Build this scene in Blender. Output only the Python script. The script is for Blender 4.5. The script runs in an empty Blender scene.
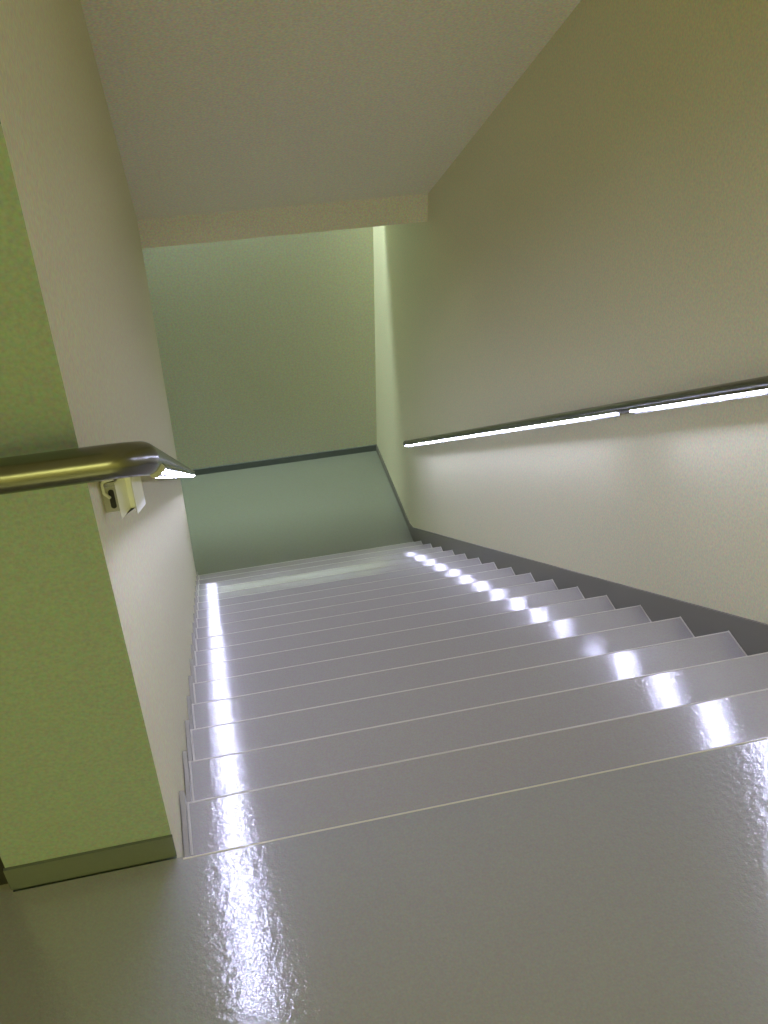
import bpy, bmesh, math
from mathutils import Vector, Matrix

SC = bpy.context.scene
COL = SC.collection
# ---------------------------------------------------------------- measures
G, R = 0.26, 0.1769            # going, riser
N = 18                         # risers; the landing edge is nosing 0
W = 1.711                      # stair width
YB = 4.43                      # end of the spine wall / face of the beam
YF = 5.987                     # far wall
ZL = -N * R                    # lower landing level
SL = R / G
SX = -0.297                    # spine wall thickness
XL = -2.0                      # far side of the passage beside the spine wall
Y0 = -7.0                      # back of the hall behind the camera
ZC = 2.75                      # hall ceiling
BZ, BH = -0.523, 0.171         # beam underside and height
PI = math.pi

# ---------------------------------------------------------------- materials
def lin(c):
    c = c / 255.0
    return c / 12.92 if c <= 0.04045 else ((c + 0.055) / 1.055) ** 2.4
def srgb(r, g, b):
    return (lin(r), lin(g), lin(b), 1)

def mat(name, col, rough=0.6, metal=0.0, speck=0.0, sscale=220.0, bump=0.0, bscale=120.0,
        coat=0.0, coat_rough=0.1, bump2=0.0, bscale2=20.0, spec=0.5):
    m = bpy.data.materials.new(name)
    m.use_nodes = True
    nt = m.node_tree
    b = nt.nodes['Principled BSDF']
    b.inputs['Base Color'].default_value = col
    b.inputs['Roughness'].default_value = rough
    b.inputs['Metallic'].default_value = metal
    b.inputs['Specular IOR Level'].default_value = spec
    b.inputs['Coat Weight'].default_value = coat
    b.inputs['Coat Roughness'].default_value = coat_rough
    b.inputs['Coat IOR'].default_value = 2.1
    tc = nt.nodes.new('ShaderNodeTexCoord')
    if speck > 0:
        n = nt.nodes.new('ShaderNodeTexNoise')
        n.inputs['Scale'].default_value = sscale
        n.inputs['Detail'].default_value = 3
        nt.links.new(tc.outputs['Object'], n.inputs['Vector'])
        sub = nt.nodes.new('ShaderNodeVectorMath'); sub.operation = 'SUBTRACT'
        sub.inputs[1].default_value = (0.5, 0.5, 0.5)
        nt.links.new(n.outputs['Color'], sub.inputs[0])
        ma = nt.nodes.new('ShaderNodeVectorMath'); ma.operation = 'MULTIPLY_ADD'
        ma.inputs[1].default_value = (speck * 2, speck * 2, speck * 2.4)
        ma.inputs[2].default_value = (1, 1, 1)
        nt.links.new(sub.outputs[0], ma.inputs[0])
        mu = nt.nodes.new('ShaderNodeVectorMath'); mu.operation = 'MULTIPLY'
        mu.inputs[1].default_value = col[:3]
        nt.links.new(ma.outputs[0], mu.inputs[0])
        nt.links.new(mu.outputs[0], b.inputs['Base Color'])
    last = None
    for amt, sc in ((bump, bscale), (bump2, bscale2)):
        if amt > 0:
            n = nt.nodes.new('ShaderNodeTexNoise')
            n.inputs['Scale'].default_value = sc
            n.inputs['Detail'].default_value = 2
            nt.links.new(tc.outputs['Object'], n.inputs['Vector'])
            bp = nt.nodes.new('ShaderNodeBump')
            bp.inputs['Strength'].default_value = 1.0
            bp.inputs['Distance'].default_value = amt
            nt.links.new(n.outputs['Fac'], bp.inputs['Height'])
            if last: nt.links.new(last.outputs['Normal'], bp.inputs['Normal'])
            last = bp
    if last:
        nt.links.new(last.outputs['Normal'], b.inputs['Normal'])
        if coat > 0: nt.links.new(last.outputs['Normal'], b.inputs['Coat Normal'])
    return m

def glow(name, col, strength):
    m = bpy.data.materials.new(name); m.use_nodes = True
    b = m.node_tree.nodes['Principled BSDF']
    b.inputs['Base Color'].default_value = (0.8, 0.8, 0.8, 1)
    b.inputs['Roughness'].default_value = 0.4
    b.inputs['Emission Color'].default_value = col
    b.inputs['Emission Strength'].default_value = strength
    return m

LED_COL = (0.82, 0.84, 1.26, 1)
M = {
    'paint':   mat('off_white_wall_paint', (0.735, 0.705, 0.495, 1), 0.75, speck=0.30, sscale=130, bump=0.0004, bscale=300, spec=0.25),
    'paint_green_cast': mat('wall_paint_green_cast', (0.34, 0.42, 0.40, 1), 0.6, speck=0.34, sscale=170, bump=0.0004, bscale=300, spec=0.3),  # wall paint with the greenish hall light and its dimness put into the colour
    'paint_far': mat('far_wall_paint', (0.68, 0.69, 0.52, 1), 0.7, speck=0.32, sscale=70, spec=0.25),
    'soffit':  mat('soffit_paint', (0.84, 0.80, 0.66, 1), 0.85, speck=0.36, sscale=100, spec=0.2),
    'lino':    mat('grey_glossy_vinyl_floor', (0.40, 0.385, 0.355, 1), 0.30, speck=0.24, sscale=220,
                   bump=0.00016, bscale=330, bump2=0.00042, bscale2=85, coat=1.0, coat_rough=0.06),
    'lino_top': mat('worn_vinyl_floor_shaded', (0.335, 0.338, 0.38, 1), 0.30, speck=0.24, sscale=220,
                   bump=0.00022, bscale=300, bump2=0.00062, bscale2=70, coat=1.0, coat_rough=0.03),  # same vinyl as the steps, colour kept darker for the landing's weaker light
    'lino_low': mat('vinyl_floor_dim_green_cast', (0.265, 0.28, 0.22, 1), 0.35, speck=0.16, sscale=80, coat=0.3, coat_rough=0.15),  # same vinyl again, its dim green light put into the colour
    'nosing':  mat('pale_vinyl_nosing', (0.64, 0.62, 0.54, 1), 0.35),
    'upstand': mat('pale_vinyl_upstand', (0.37, 0.355, 0.30, 1), 0.3, coat=0.4, coat_rough=0.1),
    'skirt':   mat('dark_grey_skirting', (0.19, 0.182, 0.148, 1), 0.5, speck=0.08),
    'skirt_green': mat('dark_green_grey_skirting', (0.145, 0.168, 0.16, 1), 0.5, speck=0.1),
    'steel':   mat('brushed_steel', (0.22, 0.22, 0.21, 1), 0.24, 1.0, bump=0.00002, bscale=900),
    'steel_light': mat('pale_coated_steel', (0.86, 0.87, 0.88, 1), 0.4),
    'plate':   mat('grey_bracket_plate', (0.50, 0.50, 0.46, 1), 0.5),
    'dark':    mat('dark_slot', (0.02, 0.02, 0.02, 1), 0.6),
    'led':     glow('cool_white_led', LED_COL, 77.0),
    'led_dim': glow('cool_white_led_weak', LED_COL, 45.0),
    'housing': mat('white_lamp_housing', (0.8, 0.8, 0.78, 1), 0.5),
    'concrete': mat('grey_concrete', (0.35, 0.35, 0.33, 1), 0.9, speck=0.1),
}

# ---------------------------------------------------------------- mesh helpers
def new_obj(name, bm, m, parent=None, smooth=False):
    bmesh.ops.recalc_face_normals(bm, faces=bm.faces)
    me = bpy.data.meshes.new(name)
    bm.to_mesh(me); bm.free()
    for mm in (m if isinstance(m, (list, tuple)) else [m]):
        me.materials.append(mm)
    if smooth:
        for p in me.polygons: p.use_smooth = True
        me.set_sharp_from_angle(angle=math.radians(40))
    o = bpy.data.objects.new(name, me)
    COL.objects.link(o)
    if parent: o.parent = parent
    return o

def tag(o, label, cat, group=None, kind=None):
    o['label'] = label; o['category'] = cat
    if group: o['group'] = group
    if kind: o['kind'] = kind
    return o

def empty(name, loc=(0, 0, 0)):
    o = bpy.data.objects.new(name, None); o.location = loc
    o.empty_display_size = 0.1
    COL.objects.link(o); return o

def box(bm, x0, x1, y0, y1, z0, z1, bev=0.0):
    vs = [bm.verts.new((x, y, z)) for x in (x0, x1) for y in (y0, y1) for z in (z0, z1)]
    fs = [(0, 1, 3, 2), (4, 6, 7, 5), (0, 4, 5, 1), (2, 3, 7, 6), (0, 2, 6, 4), (1, 5, 7, 3)]
    faces = [bm.faces.new([vs[i] for i in f]) for f in fs]
    if bev > 0:
        es = list({e for f in faces for e in f.edges})
        bmesh.ops.bevel(bm, geom=es, offset=bev, segments=2, affect='EDGES', profile=0.5)

def prism_yz(bm, pts, x0, x1):
    """polygon in the y-z plane extruded along x"""
    a = [bm.verts.new((x0, y, z)) for y, z in pts]
    b = [bm.verts.new((x1, y, z)) for y, z in pts]
    bm.faces.new(a); bm.faces.new(list(reversed(b)))
    n = len(pts)
    for i in range(n):
        bm.faces.new((a[i], b[i], b[(i + 1) % n], a[(i + 1) % n]))

def prism_xy(bm, pts, z0, z1):
    a = [bm.verts.new((x, y, z0)) for x, y in pts]
    b = [bm.verts.new((x, y, z1)) for x, y in pts]
    bm.faces.new(a); bm.faces.new(list(reversed(b)))
    n = len(pts)
    for i in range(n):
        bm.faces.new((a[i], b[i], b[(i + 1) % n], a[(i + 1) % n]))

def fillet(path, rad, seg=10):
    """round every inner corner of a polyline"""
    P = [Vector(p) for p in path]
    out = [P[0]]
    for i in range(1, len(P) - 1):
        d0 = (P[i - 1] - P[i]).normalized(); d1 = (P[i + 1] - P[i]).normalized()
        ang = d0.angle(d1)
        t = rad / math.tan(ang / 2)
        a, b = P[i] + d0 * t, P[i] + d1 * t
        c = P[i] + (d0 + d1).normalized() * (rad / math.sin(ang / 2))
        u, v = a - c, b - c
        tot = u.angle(v)
        for k in range(seg + 1):
            s = k / seg
            w = (u * math.sin((1 - s) * tot) + v * math.sin(s * tot)) / math.sin(tot)
            out.append(c + w)
    out.append(P[-1])
    return out

def sweep(bm, pts, rad, n=24, caps=True, dome=False):
    pts = [Vector(p) for p in pts]
    t0 = (pts[1] - pts[0]).normalized()
    up = Vector((0, 0, 1)) if abs(t0.z) < 0.9 else Vector((1, 0, 0))
    nrm = (up - t0 * up.dot(t0)).normalized()
    rings = []
    for i, p in enumerate(pts):
        if i == 0: t = t0
        elif i == len(pts) - 1: t = (pts[i] - pts[i - 1]).normalized()
        else: t = ((pts[i + 1] - pts[i]).normalized() + (pts[i] - pts[i - 1]).normalized()).normalized()
        nrm = (nrm - t * nrm.dot(t)).normalized()
        bi = t.cross(nrm)
        rings.append([bm.verts.new(p + (nrm * math.cos(a) + bi * math.sin(a)) * rad)
                      for a in [2 * PI * k / n for k in range(n)]])
    for i in range(len(rings) - 1):
        for k in range(n):
            bm.faces.new((rings[i][k], rings[i][(k + 1) % n], rings[i + 1][(k + 1) % n], rings[i + 1][k]))
    if caps:
        bm.faces.new(rings[0]); bm.faces.new(rings[-1])

# raked frame: s runs down the flight, u across (x), v perpendicular to the slope
ANG = math.atan2(R, G)
SD = Vector((0, math.cos(ANG), -math.sin(ANG)))
SU = Vector((0, math.sin(ANG), math.cos(ANG)))      # up, square to the slope
SXV = Vector((1, 0, 0))
def raked_prism(bm, o, prof, s0, s1):
    """profile [(x, v)] swept along the slope from origin o"""
    a = [bm.verts.new(o + SD * s0 + SXV * x + SU * v) for x, v in prof]
    b = [bm.verts.new(o + SD * s1 + SXV * x + SU * v) for x, v in prof]
    bm.faces.new(a); bm.faces.new(list(reversed(b)))
    n = len(prof)
    for i in range(n):
        bm.faces.new((a[i], b[i], b[(i + 1) % n], a[(i + 1) % n]))

# ---------------------------------------------------------------- the setting
def struct(name, bm, m, label, cat):
    return tag(new_obj(name, bm, m), label, cat, kind='structure')

bm = bmesh.new(); box(bm, XL, W, Y0, 0.0, -0.30, 0.0); box(bm, XL, SX, 0.0, 5.79, -0.30, 0.0)
box(bm, SX, W, YB + 0.15, 5.79, -0.30, 0.0)
struct('floor', bm, M['lino_top'], 'glossy grey vinyl floor of the upper landing at the head of the stairs', 'floor')

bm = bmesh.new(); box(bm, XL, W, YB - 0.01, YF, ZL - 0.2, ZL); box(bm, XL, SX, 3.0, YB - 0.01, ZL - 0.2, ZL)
struct('floor_lower', bm, M['lino_low'], 'grey floor of the lower landing at the foot of the stairs, dim green light in its colour', 'floor')

# spine wall: its end face has the greenish hall light painted into its colour
bm = bmesh.new(); box(bm, SX, 0.0, 0.010, YB, ZL, 3.2)
o = struct('wall_left', bm, [M['paint'], M['paint_green_cast']], 'wall between stairs and passage with green hall light painted into its end face toward the landing', 'wall')
for p in o.data.polygons:
    if p.normal.y < -0.5: p.material_index = 1

bm = bmesh.new(); box(bm, W, W + 0.2, Y0, YF + 0.2, ZL - 0.2, 3.2)
struct('wall_right', bm, M['paint'], 'long plain wall right of the stairs behind the lit handrail', 'wall')
bm = bmesh.new(); box(bm, XL - 0.2, W, YF, YF + 0.2, ZL - 0.2, 3.2)
struct('wall_far', bm, M['paint_far'], 'olive wall facing the foot of the stairs, bright along its top', 'wall')
bm = bmesh.new(); box(bm, XL - 0.2, XL, Y0, YF, ZL - 0.2, 3.2)
struct('wall_passage', bm, M['paint'], 'pale wall on the far side of the passage left of the stairs', 'wall')
bm = bmesh.new(); box(bm, XL - 0.2, W + 0.2, Y0 - 0.2, Y0, -0.3, 3.2)
struct('wall_back', bm, M['paint'], 'pale wall closing the upper hall behind the viewer', 'wall')
bm = bmesh.new(); box(bm, XL, SX, 3.0, 3.2, ZL, -0.3)
struct('wall_lower', bm, M['paint'], 'wall closing the lower landing left of the stairs', 'wall')

# made-up dark door, added to darken the passage and block its light
d = tag(empty('added_door', (-0.85, 0.10, 0)), 'added dark door and frame darkening the gap left of the green-tinted wall end', 'door', kind='structure')
bm = bmesh.new()
box(bm, XL, -1.45, 0.04, 0.20, 0, ZC); box(bm, -1.45, SX - 0.065, 0.04, 0.20, 2.12, ZC)
struct('wall_side', bm, M['paint'], 'pale wall around the added dark door beside the green-tinted wall end', 'wall')
def dpart(name, m, par, *boxes):
    bm = bmesh.new()
    for b_ in boxes: box(bm, *b_)
    o_ = new_obj(name, bm, m, par)
    return o_
f_ = dpart('added_door_frame', M['dark'], d, (-0.60, -0.535, -0.08, 0.10, 0, 2.12), (-0.535, SX + 0.85 - 0.065, -0.08, 0.10, 2.06, 2.12), (SX + 0.85 - 0.065, SX + 0.85, -0.08, 0.10, 0, ZC))
l_ = dpart('added_door_leaf', M['dark'], d, (-0.53, SX + 0.85 - 0.07, -0.02, 0.02, 0.005, 2.055))
bm = bmesh.new(); sweep(bm, fillet([(-0.47, -0.02, 1.0), (-0.47, -0.075, 1.0), (-0.35, -0.075, 1.0)], 0.015, 6), 0.009, 12)
new_obj('handle', bm, M['steel'], l_, True)

# hall ceiling, raked soffit and end beam
zt = BZ + BH
bm = bmesh.new()
y1 = YB - (ZC - zt) / SL                                  # where the rake meets the hall ceiling
box(bm, XL, W, Y0, y1, ZC, ZC + 0.2)
box(bm, XL, SX, y1, YF, ZC, ZC + 0.2)
struct('ceiling', bm, M['soffit'], 'flat ceiling over the upper landing and hall', 'ceiling')
bm = bmesh.new()
prism_yz(bm, [(y1, ZC), (YB, zt), (YB, zt + 0.25), (y1, ZC + 0.25)], 0.0, W)
struct('ceiling_raked', bm, M['soffit'], 'sloping ceiling over the stairs running down to the beam', 'ceiling')
bm = bmesh.new(); box(bm, SX, W, YB, YB + 0.15, BZ, 0.0)
struct('ceiling_beam', bm, M['soffit'], 'shallow beam across the low end of the sloping ceiling', 'beam')

# skirtings
bm = bmesh.new()
prism_yz(bm, [(Y0, 0.055), (0.0, 0.055), (4.69, ZL + 0.098), (4.80, ZL + 0.062), (YF, ZL + 0.06), (YF, ZL - 0.02), (YB, ZL - 0.02),
              (YB - 0.1, ZL - 0.02), (0.1, -0.30), (0.0, 0.0), (Y0, 0.0)], W - 0.010, W)
struct('baseboard_right', bm, M['skirt'], 'dark grey skirting running down the right wall beside the steps', 'skirting')
bm = bmesh.new(); box(bm, XL, W - 0.010, YF - 0.012, YF, ZL, ZL + 0.06)
struct('baseboard_far', bm, M['skirt_green'], 'dark thin skirting along the foot of the far wall', 'skirting')
bm = bmesh.new(); prism_xy(bm, [(SX - 0.003, 0.004), (0.0015, 0.004), (0.0015, 0.010), (SX - 0.003, 0.010)], 0.0, 0.062)
struct('baseboard_left', bm, M['skirt_green'], 'dark green skirting under the green-tinted end face of the left wall', 'skirting')

# ---------------------------------------------------------------- staircase
st = tag(empty('staircase', (0, 0, 0)), 'long flight of glossy grey vinyl steps going down between two walls', 'staircase')
XA, XB = 0.013, W - 0.010
def step_bm():
    bm = bmesh.new()
    # rounded front edge, riser set back a little under the nosing
    prof = [(-G + 0.008, 0.0)]
    rr = 0.006
    for k in range(5):
        a = PI / 2 * (1 - k / 4)
        prof.append((-rr + rr * math.cos(a), -rr + rr * math.sin(a)))
    prof += [(0.0, -0.022), (-0.008, -R), (-G + 0.008, -R)]
    # the next riser stands at G; its face is 8 mm back of the nosing
    prism_yz(bm, prof, XA, XB)
    return bm
def nosing_bm():
    bm = bmesh.new()
    prism_yz(bm, [(-0.006, 0.0006), (-0.003, 0.0010), (0.0012, -0.003), (0.0014, -0.016), (-0.0005, -0.016), (-0.0005, -0.003), (-0.006, 0.0)], XA, XB)
    return bm
def edge_bm(x0, x1):
    bm = bmesh.new(); box(bm, x0, x1, -G + 0.004, -0.002, 0.0, 0.003, 0.0008); return bm
def upstand_bm():
    bm = bmesh.new()
    # vinyl turned up the left wall along tread and riser
    prism_yz(bm, [(-G, 0.0), (-G, 0.024), (-G + 0.022, 0.024), (0.014, 0.024), (0.014, -R + 0.0), (0.0, -R), (0.0, 0.0)], 0.002, XA)
    return bm
meshes = {}
for k in range(1, N):
    y, z = k * G, -k * R
    if not meshes:
        s = new_obj('step', step_bm(), M['lino'], st)
        n_ = new_obj('nosing', nosing_bm(), M['nosing'], s)
        e1 = new_obj('edge_strip', edge_bm(XB - 0.005, XB - 0.0005), M['nosing'], s)
        e2 = new_obj('edge_strip', edge_bm(XA + 0.0005, XA + 0.006), M['nosing'], s)
        u_ = new_obj('upstand', upstand_bm(), M['upstand'], s)
        meshes = dict(s=s, kids=(n_, e1, e2, u_))
        s.location = (0, y, z)
    else:
        s = meshes['s'].copy(); COL.objects.link(s); s.parent = st; s.location = (0, y, z)
        for c in meshes['kids']:
            d = c.copy(); COL.objects.link(d); d.parent = s
# top edge of the flight: the landing's own nosing and first riser
new_obj('nosing', nosing_bm(), M['nosing'], st)

# ---------------------------------------------------------------- handrails
RR = 0.0225
# right rail
hr = tag(empty('handrail', (W, 2.0, -0.4)), 'dark steel handrail on the right wall with a white light strip beneath', 'handrail')
hr_off = -Vector(hr.location)
XR = W - 0.058
HR = 0.902
YE = 4.70
def cosl(dy): return dy / math.cos(ANG)
def rel(o, root):
    o.matrix_parent_inverse = Matrix.Translation(-Vector(root.location)); return o
oR = Vector((XR, 0.0, HR))
bm = bmesh.new(); sweep(bm, [oR + SD * cosl(-0.9), oR + SD * cosl(YE)], RR, 28)
rel(new_obj('rail_tube', bm, M['steel'], hr, True), hr)
rotR = None
bm = bmesh.new()
rolR = -0.72
def add_led(root, o, segs, roll):
    c, s_ = math.cos(roll), math.sin(roll)
    rot = lambda pr: [(x * c - v * s_, x * s_ + v * c) for x, v in pr]
    for a, b, *kind in segs:
        bm = bmesh.new()
        raked_prism(bm, o, rot([(-0.0125, -0.016), (-0.0125, -0.0258), (-0.0108, -0.0258), (-0.0108, -0.021), (0.0108, -0.021), (0.0108, -0.0258), (0.0125, -0.0258), (0.0125, -0.016)]), cosl(a), cosl(b))
        rel(new_obj('light_channel', bm, M['steel'], root), root)
        bm = bmesh.new()
        raked_prism(bm, o, rot([(-0.0047, -0.0208), (-0.0047, -0.0236), (-0.0030, -0.0243), (0.0030, -0.0243), (0.0047, -0.0236), (0.0047, -0.0208)]), cosl(a), cosl(b))
        rel(new_obj('light_strip', bm, M[kind[0] if kind else 'led'], root), root)
add_led(hr, oR, [(-0.85, 1.40), (1.40, 1.51, 'led_dim'), (1.60, 1.80, 'led_dim'), (1.80, 4.38), (4.38, 4.67, 'led_dim')], rolR)
for y in (-0.4, 1.55, 4.2):
    c = oR + SD * cosl(y)
    bm = bmesh.new()
    sweep(bm, [c + SXV * 0.015, c + SXV * 0.0575], 0.007, 12)
    bk = rel(new_obj('bracket', bm, M['steel'], hr, True), hr)
    bm = bmesh.new(); sweep(bm, [Vector((W - 0.006, c.y, c.z)), Vector((W - 0.0005, c.y, c.z))], 0.02, 20)
    d = new_obj('wall_rose', bm, M['steel'], bk, True)
    d.matrix_parent_inverse = Matrix.Translation(-Vector(hr.location))
    d.matrix_parent_inverse = Matrix.Identity(4)
    d.location = (0, 0, 0)
bm = bmesh.new(); sweep(bm, [oR + SD * cosl(YE - 0.001), oR + SD * cosl(YE + 0.006)], RR + 0.001, 28)
rel(new_obj('end_cap', bm, M['steel'], hr, True), hr)

# left rail, wrapped round the end of the spine wall
XH, YH, ZH = 0.080, -0.070, 0.945
hl = tag(empty('handrail', (0.0, 0.0, 0.9)), 'thick steel handrail bent round the green-tinted wall end above a pale bracket', 'handrail')
pL = Vector((XH, YH, ZH))
path = fillet([(-0.225, 0.0095, ZH), (-0.225, YH, ZH), tuple(pL), tuple(pL + SD * cosl(YE - YH))], 0.045, 14)
bm = bmesh.new(); sweep(bm, path, RR, 32)
rel(new_obj('rail_tube', bm, M['steel'], hl, True), hl)
add_led(hl, pL, [(0.14, 4.66)], 0.66)
bm = bmesh.new(); e_ = pL + SD * cosl(YE - YH); sweep(bm, [e_, e_ + SD * 0.006], RR + 0.001, 28)
rel(new_obj('end_cap', bm, M['steel'], hl, True), hl)

# pale piece closing the channel just round the bend
bm = bmesh.new()
raked_prism(bm, pL, [(x * math.cos(.66) - v * math.sin(.66), x * math.sin(.66) + v * math.cos(.66)) for x, v in
            [(-0.0115, -0.019), (-0.0115, -0.0250), (-0.007, -0.0285), (0.007, -0.0285), (0.0115, -0.0250), (0.0115, -0.019)]], cosl(0.105), cosl(0.14))
rel(new_obj('channel_cap', bm, M['plate'], hl), hl)

# pale folded-steel bracket under the left rail, just round the corner
def left_bracket(y):
    zr = ZH - (y - YH) * SL - RR           # underside of the rail here
    z0, z1 = zr - 0.062, zr + 0.006
    bm = bmesh.new()
    # folded vertical profile (plan), wall side to stair side
    t = 0.0025
    ridge = [(0.022, y + 0.002), (0.024, y - 0.022), (0.038, y + 0.004), (0.045, y + 0.004), (0.048, y - 0.014), (0.061, y + 0.010)]
    back = [(x - 0.0005, yy + t * 1.6) for x, yy in reversed(ridge)]
    prism_xy(bm, ridge + back, z0, z1)
    bk = rel(new_obj('bracket', bm, M['steel_light'], hl), hl)
    # plate on the wall side with its slot
    bm = bmesh.new(); box(bm, 0.0005, 0.0225, y + 0.001, y + 0.004, z0, z1)
    new_obj('bracket_plate', bm, M['plate'], bk)
    cx_, r_ = 0.0140, 0.0042
    pts = []
    for k in range(9): a = PI * k / 8; pts.append((cx_ + r_ * math.cos(a), z0 + 0.038 + r_ * math.sin(a)))
    for k in range(9): a = PI + PI * k / 8; pts.append((cx_ + r_ * math.cos(a), z0 + 0.011 + r_ * math.sin(a)))
    bm = bmesh.new()
    a = [bm.verts.new((x, y - 0.0002, z)) for x, z in pts]; b = [bm.verts.new((x, y + 0.0015, z)) for x, z in pts]
    bm.faces.new(a); bm.faces.new(list(reversed(b)))
    for i in range(len(pts)):
        bm.faces.new((a[i], b[i], b[(i + 1) % len(pts)], a[(i + 1) % len(pts)]))
    new_obj('slot', bm, M['dark'], bk)
    # hook from the slot up round to the rail, and the dark saddle under the rail
    bm = bmesh.new()
    hp = fillet([(0.0115, y - 0.004, z0 + 0.030), (0.0035, y - 0.004, z0 + 0.040), (0.0035, y - 0.004, z0 + 0.061), (0.026, y - 0.006, z0 + 0.066)], 0.008, 6)
    sweep(bm, hp, 0.0024, 10)
    new_obj('hook', bm, M['steel_light'], bk, True)
    bm = bmesh.new(); box(bm, 0.006, 0.026, y - 0.004, y + 0.001, z0 + 0.050, z0 + 0.058, 0.001)
    new_obj('saddle', bm, M['steel'], bk)
left_bracket(0.135)
# further down, a plain stem
for y in (2.2, 4.2):
    c = pL + SD * cosl(y - YH)
    bm = bmesh.new(); sweep(bm, [Vector((0.0005, c.y, c.z)), Vector((XH - 0.015, c.y, c.z))], 0.007, 12)
    rel(new_obj('bracket', bm, M['steel'], hl, True), hl)

# ---------------------------------------------------------------- lamps, those of the hall added
def area(name, loc, rot, sx, sy, power, col, spread=PI):
    l = bpy.data.lights.new(name, 'AREA'); l.shape = 'RECTANGLE'; l.size = sx; l.size_y = sy
    l.energy = power; l.color = col; l.spread = spread
    o = bpy.data.objects.new(name, l); o.location = loc; o.rotation_euler = rot
    COL.objects.link(o); return o

YEL = (1.0, 1.0, 0.34)
area('added_hall_light', (-0.1, -4.2, ZC - 0.02), (0, 0, 0), 2.4, 1.0, 40, YEL)  # unseen lamps, added far back so yellow light comes in low
area('added_hall_light', (-0.1, -6.0, ZC - 0.02), (0, 0, 0), 2.4, 1.0, 60, YEL)
# tube in the slot between floor slab and far wall
area('slot_light', (-0.1, 5.91, 0.12), (0, 0, 0), 3.5, 0.08, 76, (0.82, 1.0, 0.95))

w = bpy.data.worlds.new('world'); SC.world = w; w.use_nodes = True
w.node_tree.nodes['Background'].inputs[0].default_value = (0.5, 0.5, 0.4, 1)
w.node_tree.nodes['Background'].inputs[1].default_value = 0.02

# ---------------------------------------------------------------- camera
def cam():
    f, yaw, pit, rol = 966.79, -0.2230, 0.6477, -0.0124
    cy, sy, cp, sp = math.cos(yaw), math.sin(yaw), math.cos(pit), math.sin(pit)
    F = Vector((-sy * cp, cy * cp, -sp)); Rv = Vector((cy, sy, 0)); U = Rv.cross(F)
    cr, sr = math.cos(rol), math.sin(rol)
    r2, u2 = Rv * cr + U * sr, -Rv * sr + U * cr
    m = Matrix((r2, u2, -F)).transposed().to_4x4()
    m.translation = Vector((0.1556, -1.1295, 1.6237))
    c = bpy.data.cameras.new('camera'); o = bpy.data.objects.new('camera', c)
    COL.objects.link(o); o.matrix_world = m
    c.sensor_fit = 'HORIZONTAL'; c.sensor_width = 36; c.lens = 36 * f / 768
    c.clip_start = 0.02
    SC.camera = o
cam()
SC.view_settings.view_transform = 'Standard'; SC.view_settings.look = 'None'
SC.view_settings.exposure = 0.0; SC.view_settings.gamma = 1.0
SC.view_settings.use_curve_mapping = False
SC.cycles.use_denoising = True
SC.cycles.max_bounces = 8; SC.cycles.diffuse_bounces = 6
